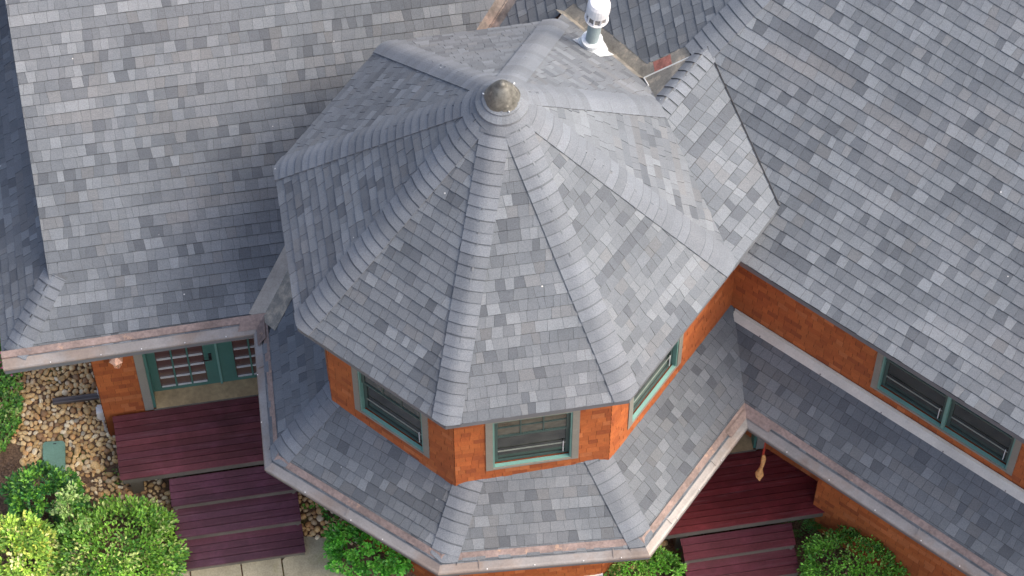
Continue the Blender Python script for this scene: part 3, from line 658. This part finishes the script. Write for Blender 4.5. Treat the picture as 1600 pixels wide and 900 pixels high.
mb = MB(); lathe(mb, lb, [(.040, .02), (.066, .19)], 'amber', seg=6); mb.build('glass', t)
# downspout extension lying on the stones
t = empty('downspout', LP(-1.45, -5.7, ZG+.1), 'brown downspout pipe lying on the river stones', 'downspout')
mb = MB()
a, b = LP(-1.42, -5.34, ZG+.16), LP(-1.455, -5.97, ZG+.11)
for off, wd in ((0, .07),): 
    d = unit(b-a); u = unit(np.cross((0, 0, 1), d)); 
    sec = [(-.042, -.03), (.042, -.03), (.042, .02), (.026, .032), (.012, .022), (-.012, .022), (-.026, .032), (-.042, .02)]
    vs = [a+u*x+V3((0, 0, z)) for x, z in sec]+[b+u*x+V3((0, 0, z)) for x, z in sec]; m = len(sec)
    mb.add(vs, [(i, (i+1) % m, m+(i+1) % m, m+i) for i in range(m)]+[tuple(range(m-1, -1, -1)), tuple(range(m, 2*m))], 'pipe')
mb.build('pipe', t)
mb = MB(); mb.box(LP(-1.50, -5.335, ZG+.05), nL*.14, tL*.045, (0, 0, .26), 'white'); mb.box(LP(-1.48, -5.345, ZG+.29), nL*.10, tL*.06, (0, 0, .05), 'white'); mb.build('bracket', t)
t = empty('outlet_box', LP(-1.02, -5.31, -.15), 'cream weatherproof outlet box on the wall corner with a short conduit', 'outlet box')
mb = MB(); mb.box(LP(-1.08, -5.355, -.13), nL*.12, tL*.085, (0, 0, .24), 'white'); mb.box(LP(-1.07, -5.375, -.10), nL*.10, tL*.02, (0, 0, .18), 'white'); mb.build('box', t)
mb = MB(); mb.tube([LP(-1.0, -5.31, -.12), LP(-1.0, -5.31, ZG)], .013, 'galv'); mb.tube([LP(-1.0, -5.31, -.2), LP(-1.0, -5.31, -.24)], .02, 'galv'); mb.build('conduit', t)
# valve box lid
t = empty('valve_box_lid', (-6.06, -.27, ZG), 'green rounded plastic lid set in the river stones', 'lid')
mb = MB(); pts = []; cx, cy, hx, hy, r = -6.06, -.30, .15, .235, .05; ang = radians(4)
for (sx, sy, a0) in ((1, 1, 0), (-1, 1, 90), (-1, -1, 180), (1, -1, 270)):
    for k in range(5):
        q = radians(a0+k*22.5); x, y = sx*(hx-r)+r*cos(q), sy*(hy-r)+r*sin(q); pts.append(V3((cx+x*cos(ang)-y*sin(ang), cy+x*sin(ang)+y*cos(ang), ZG+.085)))
mb.prism(pts, (0, 0, -.1), 'lid'); c = sum(pts)/len(pts); ip = [c+(p-c)*.88+V3((0, 0, .004)) for p in pts]; mb.prism(ip, (0, 0, -.004), 'lid')
mb.build('lid', t); mb = MB(); mb.box(c+V3((-.02, .19, .002)), (.04, 0, 0), (0, .012, 0), (0, 0, .004), 'black'); mb.build('finger_slot', t)
# hanging wooden ornament
top = V3((3.31, -1.29, 2.44)); t = empty('hanging_ornament', top, 'tan twisted wooden ornament hanging on a red cord from the porch eave', 'ornament')
mb = MB(); mb.tube([top, top-V3((0, 0, .56))], .009, 'cord', seg=6); mb.tube([top-V3((0, 0, .36)), top-V3((0.004, 0, .55))], .016, 'cord', seg=6); mb.build('cord', t)
mb = MB(); NS = 22; vs = []
for i in range(NS):
    k = i/(NS-1); z = -.52-.82*k; wd = .017+.022*math.exp(-((k-.22)/.12)**2)+.040*math.exp(-((k-.78)/.17)**2); wd *= min(1, (1.02-k)*9)**.5; th = .02+.012*sin(pi*k); tw_ = .2+1.0*k*0+.5*sin(2*pi*k)
    for j in range(10):
        q = 2*pi*j/10; x, y = wd*cos(q), th*sin(q); vs.append(top+V3((x*cos(tw_)-y*sin(tw_)+.03*sin(pi*k*2)*.4, x*sin(tw_)+y*cos(tw_), z)))
mb.add(vs, [(i*10+j, i*10+(j+1) % 10, (i+1)*10+(j+1) % 10, (i+1)*10+j) for i in range(NS-1) for j in range(10)]+[tuple(range(10)), tuple(range(NS*10-1, NS*10-11, -1))], 'ornament')
mb.build('carved_wood', t, smooth=True)
# black cable clipped to the turret's shaded side is too thin to part from its wall: kept with the house
mb = MB(); n, tt = hdir(aC-90), tdir(aC-90)
for k in range(2): mb.tube([n*(WAP+.03)+tt*(.64+.03*sin(j*1.3+k))+V3((0, 0, 4.9-.07*j-.05*k)) for j in range(8)], .006, 'black', seg=5)
mb.build('cable', house)
# ================================================================ STONES AND PLANTS
def inpoly(x, y, po):
    c = False; j = len(po)-1
    for i in range(len(po)):
        if (po[i][1] > y) != (po[j][1] > y) and x < (po[j][0]-po[i][0])*(y-po[i][1])/(po[j][1]-po[i][1])+po[i][0]: c = not c
        j = i
    return c
bm_ = __import__('bmesh').new(); __import__('bmesh').ops.create_icosphere(bm_, subdivisions=2, radius=1); ICO = np.array([v.co[:] for v in bm_.verts]); ICF = [tuple(v.index for v in f.verts) for f in bm_.faces]; bm_.free()
STP = [((.64, .43, .19), 7), ((.72, .53, .27), 6), ((.50, .32, .13), 4), ((.58, .44, .26), 3), ((.78, .66, .44), 3), ((.36, .21, .10), 2), ((.45, .40, .30), .5), ((.62, .36, .15), 2)]
def pebbles(regions, seed):
    rnd = random.Random(seed); mb = MB(); mb.mi('stone'); placed = {}
    cell = .09
    for po, tries, (ra, rb), dens in regions:
        xs = [p[0] for p in po]; ys = [p[1] for p in po]
        for _ in range(tries):
            x, y = rnd.uniform(min(xs), max(xs)), rnd.uniform(min(ys), max(ys))
            if not inpoly(x, y, po): continue
            r = rnd.uniform(ra, rb)*(1.25 if rnd.random() < .12 else 1)
            if sin(x*5.1+1)*sin(y*4.3)+.5*sin(x*11+y*9) > dens: continue
            gx, gy = int(x/cell), int(y/cell); ok = True
            for i in (-2, -1, 0, 1, 2):
                for j in (-2, -1, 0, 1, 2):
                    for (px, py, pr) in placed.get((gx+i, gy+j), ()):
                        if (px-x)**2+(py-y)**2 < ((pr+r)*.80)**2: ok = False; break
                    if not ok: break
                if not ok: break
            if not ok: continue
            placed.setdefault((gx, gy), []).append((x, y, r))
            sx, sy, sz = r*rnd.uniform(.95, 1.3), r*rnd.uniform(.72, .98), r*rnd.uniform(.5, .75); q = rnd.uniform(0, pi); tl = rnd.uniform(-.25, .25)
            v = ICO.copy(); ph = [rnd.uniform(0, 6) for _ in range(3)]
            v = v*(1+.10*np.sin(v[:, [1]]*3+ph[0])+.08*np.sin(v[:, [0]]*4+ph[1])); v = np.sign(v)*np.abs(v)**.9
            v = v*[sx, sy, sz]; v = v@np.array([[cos(tl), 0, sin(tl)], [0, 1, 0], [-sin(tl), 0, cos(tl)]]); v = v@np.array([[cos(q), sin(q), 0], [-sin(q), cos(q), 0], [0, 0, 1]])
            c = pick(STP, rnd); k = rnd.uniform(.95, 1.35); mb.add(v+[x, y, ZG+sz*.45], ICF, 'stone', tuple(a*k for a in c))
    return mb
left_bed = [(-7.0, 2.2), (-5.27, 2.2), (-5.2, .2), (-4.4, -.9), (-4.3, -1.3), (-4.9, -1.1), (-5.5, -.9), (-6.4, -.8), (-6.6, -.3), (-6.9, .4)]
left_dense = [(-6.6, 2.2), (-5.27, 2.2), (-5.2, .1), (-5.05, -.25), (-5.6, -.55), (-6.5, -.35), (-6.55, .6)]
mid_bed = [(-2.86, -.6), (-2.0, -.9), (-1.8, -1.6), (-2.25, -1.5), (-2.6, -1.45), (-2.84, -1.35)]
right_bed = [(.9, -1.6), (2.0, -1.2), (2.25, -1.45), (2.0, -1.75), (1.3, -2.1), (.9, -2.2)]
mb = pebbles([(left_dense, 60000, (.026, .052), 2), (left_bed, 26000, (.022, .046), .6), (mid_bed, 7000, (.03, .055), 1.3), (right_bed, 1800, (.04, .075), 1.2)], 5)
mb.build('river_stones', label='tan and brown rounded river stones spread beside the deck', smooth=True, kind='stuff', category='gravel')
t_ = MB(); v = ICO*[.17, .12, .10]; v = np.sign(v)*np.abs(v)**.95; t_.add(v+[-4.28, -.70, ZG+.06], ICF, 'stone', (.36, .34, .27)); o = t_.build('boulder', label='large pale flat stone under the front edge of the maroon deck', smooth=True, category='stone')
# ---- shrubs
def leafmesh(mb, P0, D, N, ln, wd, tone):
    s = np.cross(D, N); mb.add([P0, P0+D*ln*.5+s*wd+N*ln*.08, P0+D*ln-N*ln*.06, P0+D*ln*.5-s*wd+N*ln*.08], [(0, 1, 2), (0, 2, 3)], 'leaf', tone)
def shrub(name, label, cat, c, rad, nclump, nleaf, ln, pal, seed, group=None, flat=.0, tip=None, ragged=.18, lowcut=-.3, squircle=1.):
    rnd = random.Random(seed); c = V3((*c, ZG)); R_ = V3(rad); r = empty(name, c, label, cat, group)
    mb = MB(); cen = c+V3((0, 0, R_[2]*.75)); mb.mi('leaf'); cl = []
    for i in range(nclump):
        while True:
            v = V3([rnd.gauss(0, 1) for _ in range(3)]); v /= np.linalg.norm(v)
            if v[2] > lowcut: break
        v = np.sign(v)*np.abs(v)**squircle
        k = 1-abs(rnd.gauss(0, ragged)); k = max(.35, k+ (rnd.random() < .12)*.12); p = cen+v*R_*k*V3((1, 1, .95)); cl.append((p, v, rnd.uniform(.7, 1.2), pick(pal, rnd)))
    for (p, v, k0, c0_) in cl:
        cr = (R_[0]+R_[1])/2*rnd.uniform(.12, .24)
        for j in range(nleaf):
            o = V3([rnd.gauss(0, 1) for _ in range(3)]); o = o/np.linalg.norm(o)*cr*rnd.random()**.5
            q = p+o*V3((1, 1, .75)); D = unit(o/cr+v*.8+V3([rnd.gauss(0, .45) for _ in range(3)])); N = unit(V3((0, 0, 1.1))+v*.6+V3([rnd.gauss(0, .5) for _ in range(3)])); N = unit(N-D*(N@D))
            col = c0_ if rnd.random() < .7 else pick(pal, rnd); kk = k0*rnd.uniform(.75, 1.25)
            if tip and o[2] > cr*.25 and v[2] > .2 and rnd.random() < .6: col = tip
            if q[2] < ZG+.02: continue
            leafmesh(mb, q, D, N, ln*rnd.uniform(.7, 1.3), ln*.3, tuple(min(.85, x*kk*1.2) for x in col))
    mb.build('foliage', r)
    mb = MB()
    for i in range(9):
        p = cl[rnd.randrange(len(cl))][0]; m_ = (c+p)/2+V3((rnd.uniform(-.05, .05), rnd.uniform(-.05, .05), .05)); mb.tube([c+V3((rnd.uniform(-.05, .05), rnd.uniform(-.05, .05), -.02)), m_, p], [.016, .010, .004], 'stem', seg=5, caps=False)
    mb.build('stem', r, smooth=True); return r
G_dark = [((.045, .17, .035), 4), ((.07, .24, .045), 4), ((.03, .11, .028), 3), ((.16, .36, .045), 2)]
G_mid = [((.15, .34, .04), 4), ((.23, .45, .055), 4), ((.07, .20, .028), 4), ((.42, .52, .16), 1.6), ((.34, .29, .15), .4)]
G_yel = [((.36, .56, .08), 4), ((.62, .70, .14), 3), ((.20, .38, .06), 4), ((.68, .66, .28), .7)]
G_brt = [((.09, .36, .035), 4), ((.14, .46, .05), 4), ((.05, .22, .025), 3), ((.22, .52, .08), 1.5)]
G_box = [((.12, .34, .035), 4), ((.18, .45, .055), 3), ((.06, .20, .025), 3), ((.32, .54, .12), 1)]
shrub('rose_bush', 'dense dark green leafy shrub at the foot of the green lid', 'shrub', (-6.07, -1.10), (.50, .44, .60), 95, 46, .058, G_dark, 1, tip=(.14, .34, .04))
shrub('azalea', 'wide light green clipped azalea beside the maroon stairs', 'shrub', (-5.08, -1.82), (.78, .68, .46), 240, 48, .058, G_mid, 2, ragged=.10, squircle=.8)
shrub('pale_shrub', 'loose pale yellow green shrub with upright stems between dark shrub and azalea', 'shrub', (-5.66, -1.42), (.24, .34, .86), 30, 26, .055, [((.28, .46, .12), 3), ((.42, .56, .2), 2), ((.15, .32, .06), 4), ((.62, .62, .3), .6)], 3, ragged=.3, lowcut=-.1)
shrub('golden_shrub', 'bright yellow green shrub in the corner below the dark shrub', 'shrub', (-6.36, -1.84), (.54, .44, .62), 110, 42, .062, G_yel, 4, ragged=.2)
shrub('hydrangea', 'bright green rounded shrub below the porch gutter beside the paving', 'shrub', (-1.74, -1.75), (.56, .42, .50), 110, 40, .062, G_brt, 6)
shrub('boxwood', 'low green boxwood at the left of the corner porch steps', 'shrub', (1.88, -2.08), (.48, .34, .36), 90, 44, .042, G_box, 7, ragged=.12)
shrub('boxwood', 'large glossy green boxwood against the orange wing wall with a few tan dead sprigs', 'shrub', (4.62, -1.98), (.66, .50, .52), 150, 46, .045, G_box+[((.42, .3, .16), .25)], 8, ragged=.12)
shrub('seedling', 'tiny light green plant at the foot of the front turret wall', 'plant', (.48, -2.42), (.22, .12, .2), 20, 22, .06, G_brt, 9)
def cover(name, label, po, n, ln, pal, seed, h=.08, cat='ground cover'):
    rnd = random.Random(seed); mb = MB(); mb.mi('leaf'); xs = [p[0] for p in po]; ys = [p[1] for p in po]; k = 0
    while k < n:
        x, y = rnd.uniform(min(xs), max(xs)), rnd.uniform(min(ys), max(ys)); k += 1
        if not inpoly(x, y, po) or sin(x*7+seed)+sin(y*8+x*3)+rnd.uniform(-.8, .8) < -.4: continue
        c = pick(pal, rnd)
        for j in range(5):
            a = rnd.uniform(0, 2*pi); D = unit((cos(a), sin(a), rnd.uniform(.1, .8))); N = unit(np.cross(np.cross(D, (0, 0, 1)), D)); q = rnd.uniform(.7, 1.2)
            leafmesh(mb, V3((x, y, ZG+rnd.uniform(.01, h))), D, N, ln*rnd.uniform(.6, 1.2), ln*.3, tuple(v*q for v in c))
    mb.build(name, label=label, kind='stuff', category=cat)
cover('ground_cover', 'low green ground cover along the left edge of the stones', [(-7.5, 1.6), (-6.72, 1.5), (-6.55, .7), (-6.55, .2), (-6.75, -.2), (-7.5, -.2)], 1500, .05, G_mid+G_box, 11, h=.14)
cover('ground_cover', 'patchy low weeds between the stairs and the porch gutter', [(-2.84, -.2), (-1.9, -.8), (-1.7, -1.25), (-2.3, -1.25), (-2.84, -.95)], 330, .042, G_brt, 12)
cover('ground_cover', 'mossy weeds in bare soil near the deck post', [(-5.4, -.4), (-4.9, -.5), (-4.75, -1.2), (-5.3, -1.1)], 160, .022, G_mid, 13, h=.02)
# fern
r = empty('fern', (4.1, -1.35, ZG), 'feathery bright green fern between the steps and the orange wing wall', 'fern'); rnd = random.Random(5)
mb = MB()
for f_ in range(22):
    a = rnd.uniform(0, 2*pi); L_ = rnd.uniform(.22, .42); b = V3((4.08+rnd.uniform(-.22, .22), -1.33+rnd.uniform(-.16, .16), ZG)); hd = V3((cos(a), sin(a), 0)); pts = []
    for i in range(14): k = i/13; pts.append(b+hd*L_*k+V3((0, 0, .30*sin(k*2.1)*L_/.4+.05)))
    g = rnd.choice([(.06, .2, .03), (.09, .27, .04), (.13, .3, .06)])
    for i in range(1, 13):
        D = unit(pts[i+1]-pts[i]); s = unit(np.cross(D, (0, 0, 1))); w_ = .07*sin(pi*i/13.5)+.012
        for sg in (1, -1): leafmesh(mb, pts[i], unit(s*sg+D*.3), unit(np.cross(s*sg, D))*(-sg if False else 1), w_, .009, g)
mb.build('foliage', r)
# pink flowers at the left
for i, (x, y) in enumerate([(-6.82, 1.12), (-6.70, 1.02)]):
    rnd = random.Random(i); lab = ['pink flowering plant beside the gutter end, the larger of two', 'smaller pink flowering plant closer to the stones'][i]
    r = empty('flowering_plant', (x, y, ZG), lab, 'flowers', 'pink flowering plants'); mb = MB()
    for j in range([46, 16][i]):
        p = V3((x+rnd.gauss(0, .06), y+rnd.gauss(0, .07), ZG+.2+rnd.uniform(-.06, .08))); a0 = rnd.uniform(0, 6)
        for k in range(5):
            a = a0+k*1.2566; d = unit((cos(a), sin(a), .3)); s = V3((-sin(a), cos(a), 0)); mb.add([p, p+d*.012+s*.008, p+d*.02, p+d*.012-s*.008], [(0, 1, 2, 3)], 'pink', rnd.choice([(.6, .12, .22), (.7, .3, .38), (.5, .06, .14)]))
    mb.build('blossom', r); mb = MB(); mb.mi('leaf')
    for j in range(120):
        p = V3((x+rnd.gauss(0, .07), y+rnd.gauss(0, .08), ZG+rnd.uniform(.03, .2))); a = rnd.uniform(0, 6.28); D = unit((cos(a), sin(a), .5)); N = unit(np.cross(np.cross(D, (0, 0, 1)), D)); leafmesh(mb, p, D, N, .04, .011, rnd.choice([(.06, .18, .03), (.1, .24, .05)]))
    mb.build('foliage', r)

cover('mulch', 'brown bark mulch chips under the shrubs', [(-7.4, 0), (-6.6, -.3), (-5.4, -.6), (-4.6, -.9), (-4.4, -2.6), (-7.4, -2.6)], 2600, .03, [((.2, .12, .07), 3), ((.13, .08, .05), 3), ((.3, .2, .12), 1)], 21, h=.02)
cover('mulch', 'dark bark mulch beside the corner porch steps', [(.9, -1.2), (5.6, -1.0), (5.8, -2.8), (.9, -2.8)], 2600, .03, [((.16, .09, .06), 3), ((.1, .06, .04), 3), ((.26, .16, .1), 1)], 22, h=.02)
